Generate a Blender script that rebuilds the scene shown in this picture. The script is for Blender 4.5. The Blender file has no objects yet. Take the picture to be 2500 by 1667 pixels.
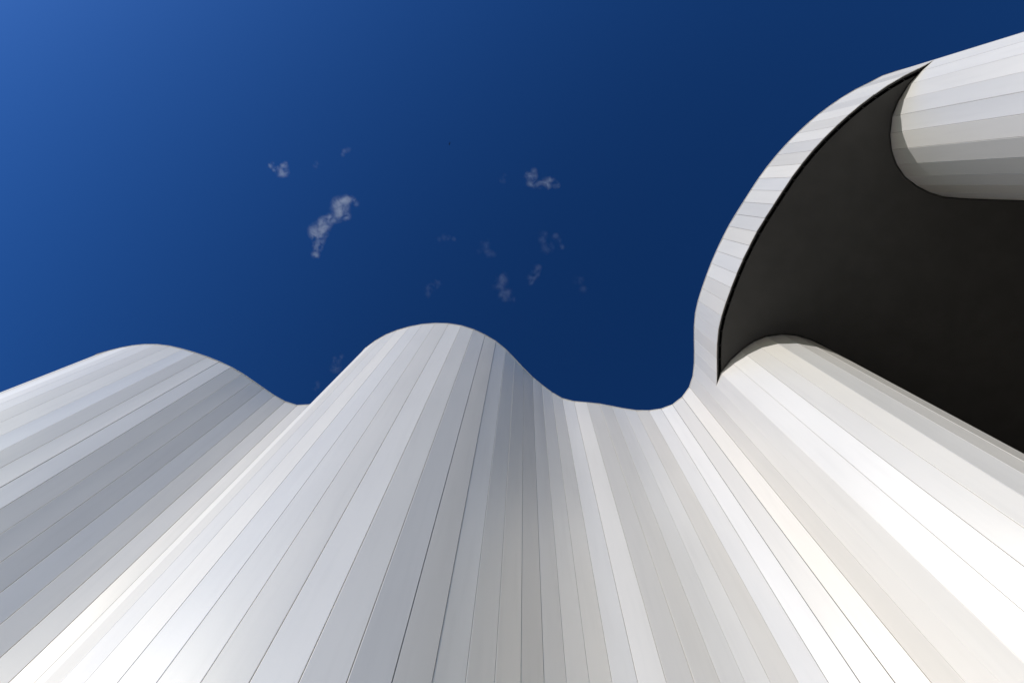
import bpy, bmesh, math, random
from mathutils import Matrix, Vector
from mathutils.geometry import tessellate_polygon
import numpy as np

random.seed(7)
scn = bpy.context.scene
COL = scn.collection

# ------------------------------------------------------------------ camera
CAM_Z = 1.6
F_PX, CX, CY = 1640.0, 1250.0, 833.5          # focal length and centre for a 2500 px wide frame
ZEN = (1282.0, 455.0)                         # where all plumb lines meet
zc = Vector((ZEN[0] - CX, ZEN[1] - CY, F_PX)).normalized()
dn = Vector((0, 1, 0))
fw = (dn - zc * dn.dot(zc)).normalized()
rt = Vector((1, 0, 0)); rt = (rt - zc * rt.dot(zc) - fw * rt.dot(fw)).normalized()
R = Matrix((rt, fw, zc))                      # image frame -> world (x right, y ahead, z up)
cam_d = bpy.data.cameras.new('camera')
cam_d.sensor_width = 36.0
cam_d.lens = F_PX / 2500.0 * 36.0
cam_d.clip_start = 0.05
cam_d.clip_end = 12000.0
cam = bpy.data.objects.new('camera', cam_d); COL.objects.link(cam)
ax, ay, az = R @ Vector((1, 0, 0)), R @ Vector((0, -1, 0)), R @ Vector((0, 0, -1))
m = Matrix((ax, ay, az)).transposed().to_4x4()
m.translation = (0, 0, CAM_Z)
cam.matrix_world = m
scn.camera = cam

def sky_point(px, py, altitude):
    d = R @ Vector((px - CX, py - CY, F_PX)).normalized()
    return Vector((0, 0, CAM_Z)) + d * (altitude / d.z)

# ------------------------------------------------------------------ light
SUN_EL = math.radians(27.3)
SUN_AZ = math.radians(49.0)                   # from left (-x) round towards the back (-y)
to_sun = Vector((-math.cos(SUN_AZ) * math.cos(SUN_EL), -math.sin(SUN_AZ) * math.cos(SUN_EL), math.sin(SUN_EL)))
world = bpy.data.worlds.new('World'); scn.world = world; world.use_nodes = True
wn = world.node_tree.nodes; wl = world.node_tree.links
bg = wn['Background']
sky = wn.new('ShaderNodeTexSky'); sky.sky_type = 'NISHITA'; sky.sun_disc = False
sky.sun_elevation = SUN_EL
sky.sun_rotation = math.atan2(to_sun.x, to_sun.y)
sky.altitude = 300.0; sky.air_density = 0.85; sky.dust_density = 0.55; sky.ozone_density = 4.0
gm = wn.new('ShaderNodeGamma'); gm.inputs[1].default_value = 1.9      # deep, polarised-looking blue
wl.new(sky.outputs[0], gm.inputs[0]); mn = wn.new('ShaderNodeVectorMath'); mn.operation = 'MINIMUM'; mn.inputs[1].default_value = (17, 16, 12.5)   # the sun lamp already carries the glare round the sun
wl.new(gm.outputs[0], mn.inputs[0]); hs = wn.new('ShaderNodeHueSaturation'); hs.inputs['Hue'].default_value = 0.494; hs.inputs['Saturation'].default_value = 1.03
wl.new(mn.outputs[0], hs.inputs['Color']); wl.new(hs.outputs[0], bg.inputs[0])
bg.inputs[1].default_value = 0.05
sun_d = bpy.data.lights.new('sun', 'SUN'); sun_d.energy = 3.45; sun_d.angle = math.radians(0.53); sun_d.color = (1.0, 0.975, 0.945)
sun = bpy.data.objects.new('sun', sun_d); COL.objects.link(sun)
sun.rotation_euler = (-to_sun).to_track_quat('-Z', 'Y').to_euler()
sun.location = to_sun * 60
scn.view_settings.view_transform = 'Standard'; scn.view_settings.look = 'None'
scn.view_settings.exposure = 0.0; scn.view_settings.gamma = 1.0
scn.cycles.max_bounces = 10; scn.cycles.diffuse_bounces = 6; scn.cycles.volume_bounces = 1
scn.cycles.volume_step_rate = 0.6

# ------------------------------------------------------------------ plan of the walls (metres, camera at the origin)
MAIN = [(-22.065,8.126),(-21.750,8.077),(-21.456,7.952),(-21.186,7.780),(-20.935,7.582),(-20.696,7.368),(-20.466,7.146),(-20.238,6.921),(-20.009,6.697),(-19.773,6.481),(-19.524,6.280),(-19.254,6.108),(-18.955,5.996),(-18.638,5.990),(-18.345,6.115),(-18.105,6.326),(-17.858,6.581),(-17.596,6.820),(-17.317,7.040),(-17.020,7.235),(-16.705,7.397),(-16.371,7.516),(-16.021,7.573),(-15.668,7.548),(-15.335,7.429),(-15.045,7.226),(-14.774,6.969),(-14.511,6.704),(-14.252,6.435),(-13.995,6.165),(-13.736,5.896),(-13.473,5.632),(-13.203,5.374),(-12.924,5.126),(-12.631,4.894),(-12.320,4.688),(-11.985,4.526),(-11.648,4.429),(-11.308,4.346),(-10.965,4.280),(-10.617,4.244),(-10.256,4.245),(-9.889,4.291),(-9.539,4.379),(-9.206,4.482),(-8.875,4.600),(-8.549,4.738),(-8.232,4.897),(-7.930,5.087),(-7.644,5.300),(-7.363,5.518),(-7.085,5.727),(-6.790,5.906),(-6.458,6.016),(-6.116,5.996),(-5.792,5.887),(-5.512,5.690),(-5.279,5.438),(-5.073,5.164),(-4.873,4.885),(-4.664,4.612),(-4.435,4.357),(-4.143,4.142),(-3.838,3.971),(-3.519,3.843),(-3.171,3.743),(-2.814,3.676),(-2.458,3.649),(-2.096,3.660),(-1.746,3.716),(-1.415,3.824),(-1.097,3.976),(-0.802,4.157),(-0.540,4.378),(-0.292,4.643),(-0.040,4.924),(0.205,5.178),(0.466,5.402),(0.750,5.623),(1.047,5.799),(1.374,5.886),(1.730,5.918),(2.087,5.958),(2.434,6.025),(2.774,6.094),(3.119,6.146),(3.474,6.153),(3.820,6.100),(4.130,5.975),(4.389,5.754),(4.573,5.462),(4.657,5.130),(4.670,4.772)]
PASS_L = [(4.670,4.772),(4.753,4.439),(4.962,4.141),(5.206,3.885),(5.476,3.673),(5.789,3.533),(6.143,3.484),(6.481,3.508),(6.822,3.609),(7.128,3.753),(7.440,3.947),(7.743,4.155),(8.044,4.366),(8.345,4.577),(8.647,4.787),(8.951,4.995),(9.256,5.200),(9.562,5.403),(9.871,5.602),(10.182,5.799),(10.495,5.992),(10.809,6.182),(11.126,6.368),(11.446,6.551),(11.767,6.729),(12.091,6.903),(12.417,7.073),(12.745,7.239),(13.076,7.400),(13.408,7.556),(13.743,7.708),(14.081,7.855),(14.420,7.996),(14.762,8.132),(15.105,8.262),(15.451,8.387),(15.799,8.505),(16.149,8.618),(16.501,8.724),(16.855,8.824),(17.211,8.917),(17.568,9.003),(17.927,9.081),(18.288,9.153)]
FASCIA = [(4.670,4.772),(4.655,4.427),(4.630,4.092),(4.612,3.744),(4.620,3.383),(4.674,3.031),(4.761,2.692),(4.857,2.355),(4.963,2.021),(5.084,1.692),(5.217,1.365),(5.361,1.047),(5.523,0.737),(5.702,0.426),(5.876,0.123),(6.051,-0.171),(6.251,-0.467),(6.467,-0.754),(6.696,-1.023),(6.938,-1.278),(7.190,-1.523),(7.452,-1.750),(7.715,-1.951),(7.994,-2.143),(8.296,-2.323),(8.617,-2.482),(8.926,-2.641)]
PASS_U = [(8.926,-2.641),(8.677,-2.425),(8.454,-2.151),(8.265,-1.816),(8.165,-1.474),(8.165,-1.117),(8.239,-0.764),(8.394,-0.437),(8.608,-0.178),(8.883,0.018),(9.198,0.171),(9.531,0.270),(9.869,0.301),(10.208,0.321),(10.547,0.334),(10.886,0.343),(11.226,0.349),(11.565,0.353),(11.905,0.354),(12.244,0.354),(12.583,0.352),(12.923,0.348),(13.262,0.344),(13.602,0.338),(13.941,0.331),(14.280,0.324),(14.620,0.315),(14.959,0.306),(15.298,0.296),(15.638,0.286),(15.977,0.274),(16.316,0.263),(16.655,0.250),(16.994,0.237),(17.334,0.224),(17.673,0.209),(18.012,0.195),(18.351,0.180)]
OUT_R = [(8.926,-2.641),(9.257,-2.749),(9.594,-2.839),(9.934,-2.914),(10.277,-2.980),(10.621,-3.037),(10.966,-3.086),(11.312,-3.130),(11.658,-3.168),(12.005,-3.202),(12.352,-3.232),(12.700,-3.258),(13.048,-3.281),(13.396,-3.301),(13.744,-3.317),(14.092,-3.332),(14.441,-3.344),(14.789,-3.354),(15.137,-3.361),(15.486,-3.367),(15.835,-3.371),(16.183,-3.373),(16.532,-3.374),(16.880,-3.373),(17.229,-3.370),(17.577,-3.366),(17.926,-3.361)]

# ------------------------------------------------------------------ helpers
def mesh_obj(name, verts, faces, mat, parent=None, smooth=False):
    me = bpy.data.meshes.new(name); me.from_pydata([tuple(v) for v in verts], [], faces); me.update()
    if mat: me.materials.append(mat)
    if smooth:
        for p in me.polygons: p.use_smooth = True
    o = bpy.data.objects.new(name, me); COL.objects.link(o)
    if parent: o.parent = parent
    return o

def tag(o, label=None, cat=None, group=None, kind=None):
    for k, v in (('label', label), ('category', cat), ('group', group), ('kind', kind)):
        if v: o[k] = v
    return o

def new_mat(name):
    mt = bpy.data.materials.new(name); mt.use_nodes = True
    return mt, mt.node_tree.nodes, mt.node_tree.links, mt.node_tree.nodes['Principled BSDF']

def outward(P, i):                            # unit normal of edge i, towards the open side
    d = P[i + 1] - P[i]; n = np.array((d[1], -d[0])); return n / np.hypot(*n)

def offset(P, dist):                          # positive = towards the open side
    Q = []
    for i in range(len(P)):
        a = outward(P, max(i - 1, 0)); b = outward(P, min(i, len(P) - 2))
        mm = a + b; mm /= np.hypot(*mm)
        Q.append(P[i] + mm * dist / max(0.5, float(mm @ b)))
    return np.array(Q)

# ------------------------------------------------------------------ materials
def metal_material():
    mt, n, l, b = new_mat('satin_white_metal')
    tc = n.new('ShaderNodeTexCoord'); oi = n.new('ShaderNodeObjectInfo')
    add = n.new('ShaderNodeVectorMath'); add.operation = 'ADD'
    comb = n.new('ShaderNodeCombineXYZ')
    mul = n.new('ShaderNodeMath'); mul.operation = 'MULTIPLY'; mul.inputs[1].default_value = 57.0
    l.new(oi.outputs['Random'], mul.inputs[0])
    l.new(mul.outputs[0], comb.inputs[0]); l.new(mul.outputs[0], comb.inputs[2])
    l.new(tc.outputs['Object'], add.inputs[0]); l.new(comb.outputs[0], add.inputs[1])
    def mapped(sx, sz):
        mp = n.new('ShaderNodeMapping'); mp.inputs['Scale'].default_value = (sx, sx, sz)
        l.new(add.outputs[0], mp.inputs['Vector']); return mp
    brush = n.new('ShaderNodeTexNoise'); brush.inputs['Scale'].default_value = 1.0; brush.inputs['Detail'].default_value = 4
    l.new(mapped(90, 0.7).outputs[0], brush.inputs['Vector'])
    cloud = n.new('ShaderNodeTexNoise'); cloud.inputs['Scale'].default_value = 1.0; cloud.inputs['Detail'].default_value = 3
    l.new(mapped(1.6, 0.45).outputs[0], cloud.inputs['Vector'])
    drip = n.new('ShaderNodeTexNoise'); drip.inputs['Scale'].default_value = 1.0; drip.inputs['Detail'].default_value = 5
    l.new(mapped(9.0, 0.5).outputs[0], drip.inputs['Vector'])
    # tone: per-panel batch difference, faint blotches, faint run-off marks
    ramp = n.new('ShaderNodeMapRange'); ramp.inputs['To Min'].default_value = 0.84; ramp.inputs['To Max'].default_value = 1.06
    l.new(oi.outputs['Random'], ramp.inputs['Value'])
    r2 = n.new('ShaderNodeMapRange'); r2.inputs['From Min'].default_value = 0.3; r2.inputs['From Max'].default_value = 0.7
    r2.inputs['To Min'].default_value = 0.98; r2.inputs['To Max'].default_value = 1.012
    l.new(cloud.outputs['Fac'], r2.inputs['Value'])
    r3 = n.new('ShaderNodeMapRange'); r3.inputs['From Min'].default_value = 0.28; r3.inputs['From Max'].default_value = 0.5
    r3.inputs['To Min'].default_value = 0.965; r3.inputs['To Max'].default_value = 1.0
    l.new(drip.outputs['Fac'], r3.inputs['Value'])
    m1 = n.new('ShaderNodeMath'); m1.operation = 'MULTIPLY'; l.new(ramp.outputs[0], m1.inputs[0]); l.new(r2.outputs[0], m1.inputs[1])
    m2 = n.new('ShaderNodeMath'); m2.operation = 'MULTIPLY'; l.new(m1.outputs[0], m2.inputs[0]); l.new(r3.outputs[0], m2.inputs[1])
    colr = n.new('ShaderNodeVectorMath'); colr.operation = 'SCALE'; 
    fr = n.new('ShaderNodeMath'); fr.operation = 'MULTIPLY'; fr.inputs[1].default_value = 13.7; l.new(oi.outputs['Random'], fr.inputs[0])
    fr2 = n.new('ShaderNodeMath'); fr2.operation = 'FRACT'; l.new(fr.outputs[0], fr2.inputs[0])
    hue = n.new('ShaderNodeMix'); hue.data_type = 'RGBA'; l.new(fr2.outputs[0], hue.inputs['Factor'])
    hue.inputs['A'].default_value = (PANEL_COL[0] * 1.015, PANEL_COL[1], PANEL_COL[2] * 0.975, 1)
    hue.inputs['B'].default_value = (PANEL_COL[0] * 0.985, PANEL_COL[1], PANEL_COL[2] * 1.035, 1)
    l.new(hue.outputs['Result'], colr.inputs[0])
    l.new(m2.outputs[0], colr.inputs['Scale'])
    l.new(colr.outputs[0], b.inputs['Base Color'])
    rr = n.new('ShaderNodeMapRange'); rr.inputs['To Min'].default_value = PANEL_ROUGH - 0.02; rr.inputs['To Max'].default_value = PANEL_ROUGH + 0.02
    l.new(cloud.outputs['Fac'], rr.inputs['Value']); l.new(rr.outputs[0], b.inputs['Roughness'])
    b.inputs['Metallic'].default_value = PANEL_METAL
    b.inputs['Anisotropic'].default_value = 0.55     # vertical brushing
    tg = n.new('ShaderNodeTangent'); tg.axis = 'Z'; l.new(tg.outputs[0], b.inputs['Tangent'])
    bmp = n.new('ShaderNodeBump'); bmp.inputs['Strength'].default_value = 0.06; bmp.inputs['Distance'].default_value = 0.004
    l.new(brush.outputs['Fac'], bmp.inputs['Height']); l.new(bmp.outputs[0], b.inputs['Normal'])
    return mt

def plain(name, col, rough, noise=0.0, scale=3.0, spec=0.5):
    mt, n, l, b = new_mat(name)
    b.inputs['Roughness'].default_value = rough
    b.inputs['Specular IOR Level'].default_value = spec
    if noise:
        tc = n.new('ShaderNodeTexCoord'); t = n.new('ShaderNodeTexNoise'); t.inputs['Scale'].default_value = scale; t.inputs['Detail'].default_value = 5
        l.new(tc.outputs['Object'], t.inputs['Vector'])
        mr = n.new('ShaderNodeMapRange'); mr.inputs['From Min'].default_value = .3; mr.inputs['From Max'].default_value = .7
        mr.inputs['To Min'].default_value = 1 - noise; mr.inputs['To Max'].default_value = 1 + noise
        l.new(t.outputs['Fac'], mr.inputs['Value'])
        sc = n.new('ShaderNodeVectorMath'); sc.operation = 'SCALE'; sc.inputs[0].default_value = col
        l.new(mr.outputs[0], sc.inputs['Scale']); l.new(sc.outputs[0], b.inputs['Base Color'])
    else:
        b.inputs['Base Color'].default_value = (*col, 1)
    return mt

PANEL_COL = (0.82, 0.784, 0.748); PANEL_ROUGH = 0.41; PANEL_METAL = 0.26
M_METAL = metal_material()
M_CORE = plain('dark_membrane', (0.06, 0.06, 0.062), 0.9)
M_BLACK = plain('black_void_lining', (0.012, 0.012, 0.012), 0.95, spec=0.1)
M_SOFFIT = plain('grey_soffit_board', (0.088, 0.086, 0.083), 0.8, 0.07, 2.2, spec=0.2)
M_ROOF = plain('grey_roof_membrane', (0.35, 0.35, 0.34), 0.85, 0.05)
M_CLIP = plain('galvanised_clip', (0.05, 0.05, 0.05), 0.6)
M_GROUND = plain('pale_stone_paving', (0.10, 0.09, 0.076), 0.85, 0.10, 0.6)

# ------------------------------------------------------------------ ground
g = mesh_obj('ground', [(-3000, -3000, 0), (3000, -3000, 0), (3000, 3000, 0), (-3000, 3000, 0)], [(0, 1, 2, 3)], M_GROUND)
tag(g, kind='structure')

# ------------------------------------------------------------------ building
Z_TOP = CAM_Z + 18.0
Z_SOF = CAM_Z + 0.88 * 18.0
MAIN, PASS_L, FASCIA, PASS_U, OUT_R = [np.array(p) for p in (MAIN, PASS_L, FASCIA, PASS_U, OUT_R)]
PASS_U = PASS_U[::-1]

bld = bpy.data.objects.new('building', None); COL.objects.link(bld)
tag(bld, 'white building with wavy facade of tall satin metal panels and a dark covered passage', 'building')

def ribbon(name, P, z0, z1, mat, parent, inset=0.05, thick=0.16):
    a = offset(P, -inset); b = offset(P, -inset - thick); n = len(P)
    v = [(x, y, z0) for x, y in a] + [(x, y, z0) for x, y in b] + [(x, y, z1) for x, y in a] + [(x, y, z1) for x, y in b]
    f = []
    for i in range(n - 1):
        f += [(i, i + 1, 2*n + i + 1, 2*n + i), (n + i + 1, n + i, 3*n + i, 3*n + i + 1),
              (2*n + i, 2*n + i + 1, 3*n + i + 1, 3*n + i), (i + 1, i, n + i, n + i + 1)]
    f += [(0, 2*n, 3*n, n), (n - 1, 2*n - 1, 4*n - 1, 3*n - 1)]
    return mesh_obj(name, v, f, mat, parent)

BEV, DEP = 0.005, 0.038
def panels(P, z0, z1, parent, gap=0.0065, jit=0.8, name='panel', dep=DEP):
    """one folded sheet-metal tray per facet, faintly bowed, its long edges turned back into the open joint"""
    for i in range(len(P) - 1):
        p, q = P[i], P[i + 1]; w = float(np.hypot(*(q - p))); h = z1 - z0
        x0, x1 = -w / 2 + gap / 2, w / 2 - gap / 2
        bow = random.gauss(0.0, 0.0016); N = 8
        front = [(x0 + BEV + (x1 - x0 - 2 * BEV) * j / N, -bow * (1 - (2 * j / N - 1) ** 2)) for j in range(N + 1)]
        prof = [(x0, dep), (x0, BEV), (x0 + BEV * .3, BEV * .3)] + front + [(x1 - BEV * .3, BEV * .3), (x1, BEV), (x1, dep)]
        k = len(prof)
        v = [(x, y, 0) for x, y in prof] + [(x, y, h) for x, y in prof]
        b = len(v); v += [(x, y, 0) for x, y in front] + [(x, y, h) for x, y in front]        # the face sheet has its own points, so its edges stay crisp
        f = [(b + j, b + j + 1, b + N + 2 + j, b + N + 1 + j) for j in range(N)]
        f += [(j, j + 1, k + j + 1, k + j) for j in list(range(3)) + list(range(3 + N, k - 1))] + [(k - 1, 0, k, 2 * k - 1), tuple(range(k))[::-1], tuple(range(k, 2 * k))]
        o = mesh_obj(name, v, f, M_METAL, parent)
        for j in range(N): o.data.polygons[j].use_smooth = True
        o.location = (*((p + q) / 2), z0)
        o.rotation_euler = (0, 0, math.atan2(q[1] - p[1], q[0] - p[0]) + math.radians(max(-2.4, min(2.4, random.gauss(0, jit)))))

w_main = ribbon('facade_wall', MAIN, 0, Z_TOP - 0.03, M_CORE, bld)
panels(MAIN, 0.06, Z_TOP, w_main)
w_out = ribbon('end_facade_wall', OUT_R, 0, Z_TOP - 0.03, M_CORE, bld)
panels(OUT_R, 0.06, Z_TOP, w_out)
w_l = ribbon('passage_wall', PASS_L, 0, Z_SOF - 0.012, M_CORE, bld)
panels(PASS_L, 0.06, Z_SOF - 0.006, w_l, gap=0.004)
w_u = ribbon('passage_wall', PASS_U, 0, Z_SOF - 0.012, M_CORE, bld)
panels(PASS_U, 0.06, Z_SOF - 0.006, w_u)
w_f = ribbon('canopy_fascia', FASCIA, Z_SOF + 0.03, Z_TOP - 0.03, M_CORE, bld, inset=0.018, thick=0.04)
panels(FASCIA, Z_SOF, Z_TOP, w_f, gap=0.005, jit=0.7, dep=0.014)
for P_ in (MAIN, FASCIA, OUT_R):               # thin folded cap along the roof edge
    ribbon('coping', P_, Z_TOP + 0.004, Z_TOP + 0.026, M_METAL, bld, inset=-0.012, thick=0.22)
end = np.array([PASS_L[-1], PASS_U[0]])
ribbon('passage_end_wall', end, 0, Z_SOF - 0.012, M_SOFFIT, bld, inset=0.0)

def slab(name, pts, z0, z1, mat, parent):
    pts = [Vector((x, y, 0)) for x, y in pts]; n = len(pts)
    tris = [tuple(t) for t in tessellate_polygon([pts])]
    v = [(p.x, p.y, z0) for p in pts] + [(p.x, p.y, z1) for p in pts]
    f = [t for t in tris] + [tuple(n + i for i in t[::-1]) for t in tris] + [(i, (i + 1) % n, n + (i + 1) % n, n + i) for i in range(n)]
    o = mesh_obj(name, v, f, mat, parent)
    bm = bmesh.new(); bm.from_mesh(o.data); bmesh.ops.recalc_face_normals(bm, faces=bm.faces); bm.to_mesh(o.data); bm.free()
    return o

def cross(P, Q):                              # first crossing of two polylines -> (i, j, point)
    for i in range(len(P) - 1):
        for j in range(len(Q) - 1):
            d, e = P[i + 1] - P[i], Q[j + 1] - Q[j]
            den = d[0] * e[1] - d[1] * e[0]
            if abs(den) < 1e-9: continue
            r = Q[j] - P[i]
            t = (r[0] * e[1] - r[1] * e[0]) / den; s = (r[0] * d[1] - r[1] * d[0]) / den
            if 0 <= t <= 1 and 0 <= s <= 1: return i, j, P[i] + d * t
    return None

fi = offset(FASCIA, -0.12)                   # soffit edge: black gap behind the fascia lip
li = offset(PASS_L, 0.022); ui = offset(PASS_U, 0.022)
c1 = cross(fi, li)
c2 = cross(fi[::-1], ui[::-1])
ring = [c1[2]] + list(li[c1[1] + 1:]) + list(ui[:len(ui) - 1 - c2[1]]) + [c2[2]] + list(fi[c1[0] + 1:len(fi) - 1 - c2[0]])[::-1]
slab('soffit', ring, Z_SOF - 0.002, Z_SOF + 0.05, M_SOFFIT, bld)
fd = offset(FASCIA, -0.07)
deck = list(fd) + list(PASS_U[::-1][1:]) + list(PASS_L[::-1][:-1])
slab('soffit_deck', deck, Z_SOF + 0.30, Z_SOF + 0.45, M_BLACK, bld)
# gap lining: upright black strip closing the slot over the soffit edge
mi = offset(MAIN, -0.08); oi_ = offset(OUT_R, -0.08); ff = offset(FASCIA, -0.08)
far = [(22.0, -2.6), (22.0, 26.0), (-24.0, 26.0)]
slab('roof', list(mi[:-1]) + list(ff) + list(oi_[1:]) + far, Z_TOP - 0.30, Z_TOP - 0.06, M_ROOF, bld)
rear = np.array([OUT_R[-1], (22.2, -2.8), (22.2, 26.2), (-24.2, 26.2), MAIN[0]])
ribbon('rear_wall', rear, 0, Z_TOP - 0.05, M_ROOF, bld, inset=0.06, thick=0.2)

# little bent hanger clips that show in the slot at every fascia joint
def clip_mesh():
    bm = bmesh.new(); N, S, r, t = 10, 6, 0.024, 0.0032
    rings = []
    for i in range(N + 1):
        a = math.radians(-200 + 210 * i / N)
        c = Vector((r * math.cos(a), 0, r * math.sin(a))); u = Vector((math.cos(a), 0, math.sin(a)))
        rings.append([bm.verts.new(c + u * t * math.cos(2 * math.pi * s / S) + Vector((0, 1, 0)) * 2.2 * t * math.sin(2 * math.pi * s / S)) for s in range(S)])
    for i in range(N):
        for s in range(S): bm.faces.new((rings[i][s], rings[i][(s + 1) % S], rings[i + 1][(s + 1) % S], rings[i + 1][s]))
    bm.faces.new(rings[0][::-1]); bm.faces.new(rings[-1])
    me = bpy.data.meshes.new('clip'); bm.to_mesh(me); bm.free(); me.materials.append(M_CLIP); return me
cm = clip_mesh(); cp = offset(FASCIA, -0.09)
for i in range(1, len(FASCIA) - 1):
    o = bpy.data.objects.new('clip', cm); COL.objects.link(o); o.parent = w_f
    d = FASCIA[i + 1] - FASCIA[i - 1]
    o.location = (cp[i][0], cp[i][1], Z_SOF + 0.025); o.rotation_euler = (0.5, 0, math.atan2(d[1], d[0]) + 0.9)

# ------------------------------------------------------------------ clouds
ALT = 900.0
def cloud(blobs, dens, label, rag=1.0, sc=1.0):
    """closed hull of overlapping puffs; inside it thin, noise-torn vapour lit by sun and sky"""
    P = [(sky_point(x, y, ALT + 8 * math.sin(3.1 * i)), r * 0.66) for i, (x, y, r) in enumerate(blobs)]
    base = sum((p for p, r in P), Vector()) / len(P)
    bm = bmesh.new()
    for p, r in P:
        bmesh.ops.create_icosphere(bm, subdivisions=2, radius=r, matrix=Matrix.Translation(p - base))
    me = bpy.data.meshes.new('cloud'); bm.to_mesh(me); bm.free()
    o = bpy.data.objects.new('cloud', me); COL.objects.link(o); o.location = base
    rm = o.modifiers.new('remesh', 'REMESH'); rm.mode = 'VOXEL'; rm.voxel_size = min(r for p, r in P) / 3.5
    mt = bpy.data.materials.new('thin_cloud_vapour'); mt.use_nodes = True; n = mt.node_tree.nodes; l = mt.node_tree.links
    n.remove(n['Principled BSDF']); outn = n['Material Output']
    tc = n.new('ShaderNodeTexCoord'); last = None
    for p, r in P:
        d = n.new('ShaderNodeVectorMath'); d.operation = 'DISTANCE'; l.new(tc.outputs['Object'], d.inputs[0]); d.inputs[1].default_value = p - base
        q = n.new('ShaderNodeMath'); q.operation = 'MULTIPLY_ADD'; q.inputs[1].default_value = -1.0 / r; q.inputs[2].default_value = 1.0
        l.new(d.outputs['Value'], q.inputs[0])
        if last is None: last = q
        else:
            mx = n.new('ShaderNodeMath'); mx.operation = 'SMOOTH_MAX'; mx.inputs[2].default_value = 0.25
            l.new(last.outputs[0], mx.inputs[0]); l.new(q.outputs[0], mx.inputs[1]); last = mx
    off = n.new('ShaderNodeVectorMath'); off.operation = 'ADD'; l.new(tc.outputs['Object'], off.inputs[0]); off.inputs[1].default_value = (base.x * .37, base.y * .71, 11)
    ns = n.new('ShaderNodeTexNoise'); ns.inputs['Scale'].default_value = 0.1 * sc; ns.inputs['Detail'].default_value = 4; ns.inputs['Roughness'].default_value = 0.55; ns.inputs['Distortion'].default_value = 0.6
    l.new(off.outputs[0], ns.inputs['Vector'])
    a = n.new('ShaderNodeMath'); a.operation = 'MULTIPLY_ADD'; a.inputs[1].default_value = 4.0 * rag; a.inputs[2].default_value = -1.85 * rag
    l.new(ns.outputs['Fac'], a.inputs[0])
    s = n.new('ShaderNodeMath'); s.operation = 'MULTIPLY_ADD'; s.inputs[1].default_value = 0.55; l.new(last.outputs[0], s.inputs[0]); l.new(a.outputs[0], s.inputs[2])
    edge = n.new('ShaderNodeMapRange'); edge.inputs['From Min'].default_value = 0.02; edge.inputs['From Max'].default_value = 0.55; l.new(last.outputs[0], edge.inputs['Value'])
    cl = n.new('ShaderNodeMapRange'); cl.inputs['From Min'].default_value = 0.0; cl.inputs['From Max'].default_value = 1.1; cl.inputs['To Max'].default_value = 1.0
    l.new(s.outputs[0], cl.inputs['Value'])
    pw = n.new('ShaderNodeMath'); pw.operation = 'POWER'; pw.inputs[1].default_value = 1.35; l.new(cl.outputs[0], pw.inputs[0])
    dm = n.new('ShaderNodeMath'); dm.operation = 'MULTIPLY'; dm.inputs[1].default_value = dens * 0.72; l.new(pw.outputs[0], dm.inputs[0])
    mu = n.new('ShaderNodeMath'); mu.operation = 'MULTIPLY'; l.new(dm.outputs[0], mu.inputs[0]); l.new(edge.outputs[0], mu.inputs[1])
    v = n.new('ShaderNodeVolumePrincipled'); v.inputs['Color'].default_value = (1, 1, 1, 1); v.inputs['Anisotropy'].default_value = 0.25
    l.new(mu.outputs[0], v.inputs['Density']); l.new(v.outputs[0], outn.inputs['Volume'])
    me.materials.append(mt)
    return tag(o, label, 'cloud', 'wisps of cloud in the blue sky')

cloud([(771, 622, 12), (775, 604, 14), (778, 586, 17), (776, 566, 24), (788, 550, 22), (800, 540, 14), (812, 532, 16), (824, 520, 22), (832, 503, 24), (846, 490, 15), (860, 488, 11), (868, 498, 10), (846, 528, 12), (792, 566, 14)], 0.046,
      'largest white cloud, a torn S-shaped streak in the open blue sky')
cloud([(1302, 418, 10), (1297, 432, 16), (1300, 446, 16), (1318, 450, 12), (1334, 448, 15), (1346, 442, 12), (1358, 452, 10)], 0.036,
      'small bright L-shaped cloud with a flat lower edge')
cloud([(664, 404, 9), (674, 412, 10), (684, 420, 14), (693, 420, 14), (694, 408, 11), (696, 398, 7)], 0.06,
      'small bright hooked cloud with a pale tail')
cloud([(1228, 680, 18), (1222, 700, 20), (1232, 716, 20), (1234, 728, 13), (1258, 730, 9), (1246, 728, 9)], 0.0096, 'faint mauve cloud with a brighter foot, above the roof wave')
cloud([(1312, 654, 12), (1306, 666, 14), (1299, 678, 14), (1298, 690, 10)], 0.0120, 'faint slanting cloud wisp beside the mauve cloud')
cloud([(1336, 604, 18), (1326, 585, 14), (1328, 570, 10)], 0.0072, 'faint cloud wisp forming the straight leg of a pair')
cloud([(1356, 578, 10), (1364, 588, 10), (1370, 602, 10)], 0.0120, 'faint curved cloud wisp forming the hooked leg of a pair')
cloud([(1413, 684, 15), (1424, 708, 13)], 0.0060, 'very faint lone cloud wisp nearest the canopy fascia')
cloud([(1072, 584, 8), (1084, 580, 10), (1094, 580, 9), (1107, 586, 9)], 0.0096, 'faint thin horizontal cloud dash')
cloud([(1186, 596, 15), (1190, 618, 15), (1172, 610, 12), (1204, 620, 11)], 0.0054, 'very faint ragged cloud ring')
cloud([(1050, 704, 13), (1062, 694, 13), (1074, 690, 8), (1046, 718, 10)], 0.0084, 'faint cloud wisp slanting above the roof wave')
cloud([(818, 898, 16), (822, 882, 14), (832, 868, 10)], 0.0120, 'faint upright cloud wisp beside the steep edge of the tallest wave')
cloud([(776, 938, 11), (768, 950, 8)], 0.0072, 'tiny faint cloud wisp low over the valley between two waves')
cloud([(850, 366, 8), (842, 370, 8), (838, 378, 7)], 0.0210, 'tiny curled white cloud fleck')
cloud([(772, 398, 7), (769, 406, 7)], 0.0180, 'tiny upright white cloud fleck')
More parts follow.
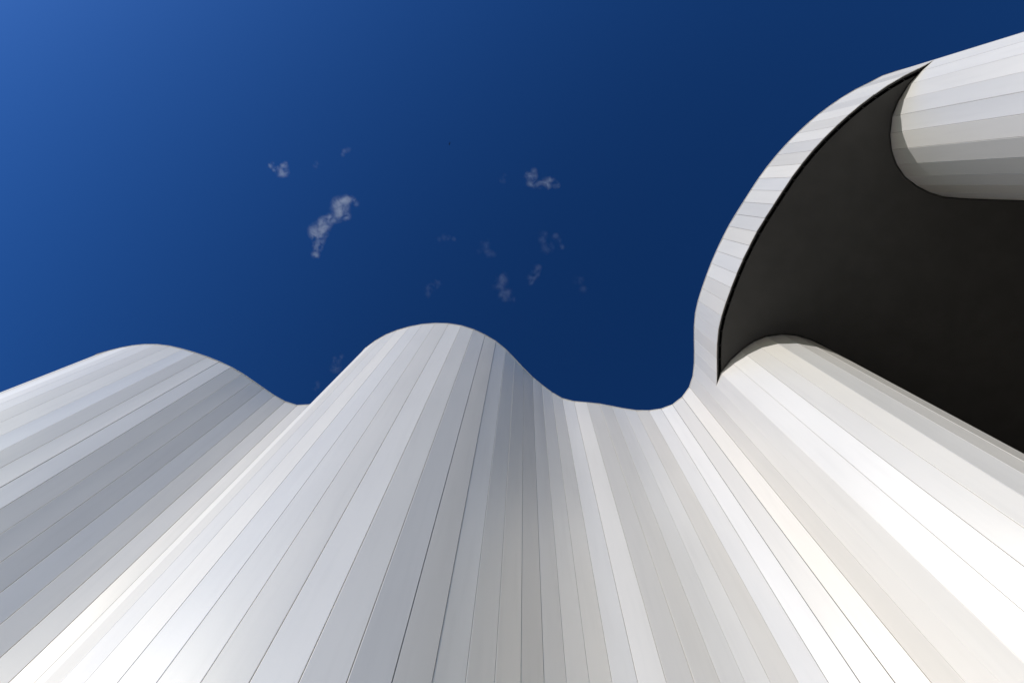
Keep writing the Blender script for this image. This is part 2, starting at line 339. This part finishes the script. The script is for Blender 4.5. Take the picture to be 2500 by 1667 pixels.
cloud([(1228, 440, 10), (1234, 430, 7)], 0.0084, 'tiny faint cloud fleck beside the L-shaped cloud')

# ------------------------------------------------------------------ bird
def bird():
    p = sky_point(1097.5, 351, 260.0)
    root = bpy.data.objects.new('bird', None); COL.objects.link(root); root.location = p
    mt = plain('dark_plumage', (0.012, 0.012, 0.014), 0.8)
    prof = [(-.26, .004), (-.20, .035), (-.1, .06), (.02, .068), (.12, .055), (.19, .038), (.235, .042), (.265, .028), (.31, .003)]
    S = 8; v = []; f = []
    for i, (x, r) in enumerate(prof):
        for s in range(S):
            a = 2 * math.pi * s / S; v.append((x, r * math.cos(a), r * 0.9 * math.sin(a)))
    for i in range(len(prof) - 1):
        for s in range(S): f.append((i*S + s, i*S + (s+1) % S, (i+1)*S + (s+1) % S, (i+1)*S + s))
    f += [tuple(range(S))[::-1], tuple(range((len(prof)-1)*S, len(prof)*S))]
    mesh_obj('body', v, f, mt, root, True)
    for sg in (-1, 1):
        st = [(.04, .10, -.10, .02), (.28, .16, -.05, .07), (.52, .08, -.07, .05), (.72, -.06, -.12, .02)]
        v = []; f = []
        for y, xl, xt, z in st: v += [(xl, sg*y, z + .006), (xt, sg*y, z + .002), (xl, sg*y, z - .006), (xt, sg*y, z - .004)]
        for i in range(len(st) - 1):
            a, b = 4*i, 4*i + 4
            f += [(a, a+1, b+1, b), (a+2, b+2, b+3, a+3), (a, b, b+2, a+2), (a+1, a+3, b+3, b+1)]
        f += [(0, 2, 3, 1), (12, 13, 15, 14)]
        mesh_obj('wing', v, f, mt, root)
    mesh_obj('tail', [(-.2, -.03, 0), (-.2, .03, 0), (-.42, .09, .004), (-.42, -.09, .004), (-.2, -.03, .012), (-.2, .03, .012), (-.42, .09, .01), (-.42, -.09, .01)],
             [(3, 2, 1, 0), (4, 5, 6, 7), (0, 1, 5, 4), (1, 2, 6, 5), (2, 3, 7, 6), (3, 0, 4, 7)], mt, root)
    root.rotation_euler = (0.15, 0.1, 0.3)
    tag(root, 'tiny dark bird gliding high against the blue sky', 'bird')
bird()
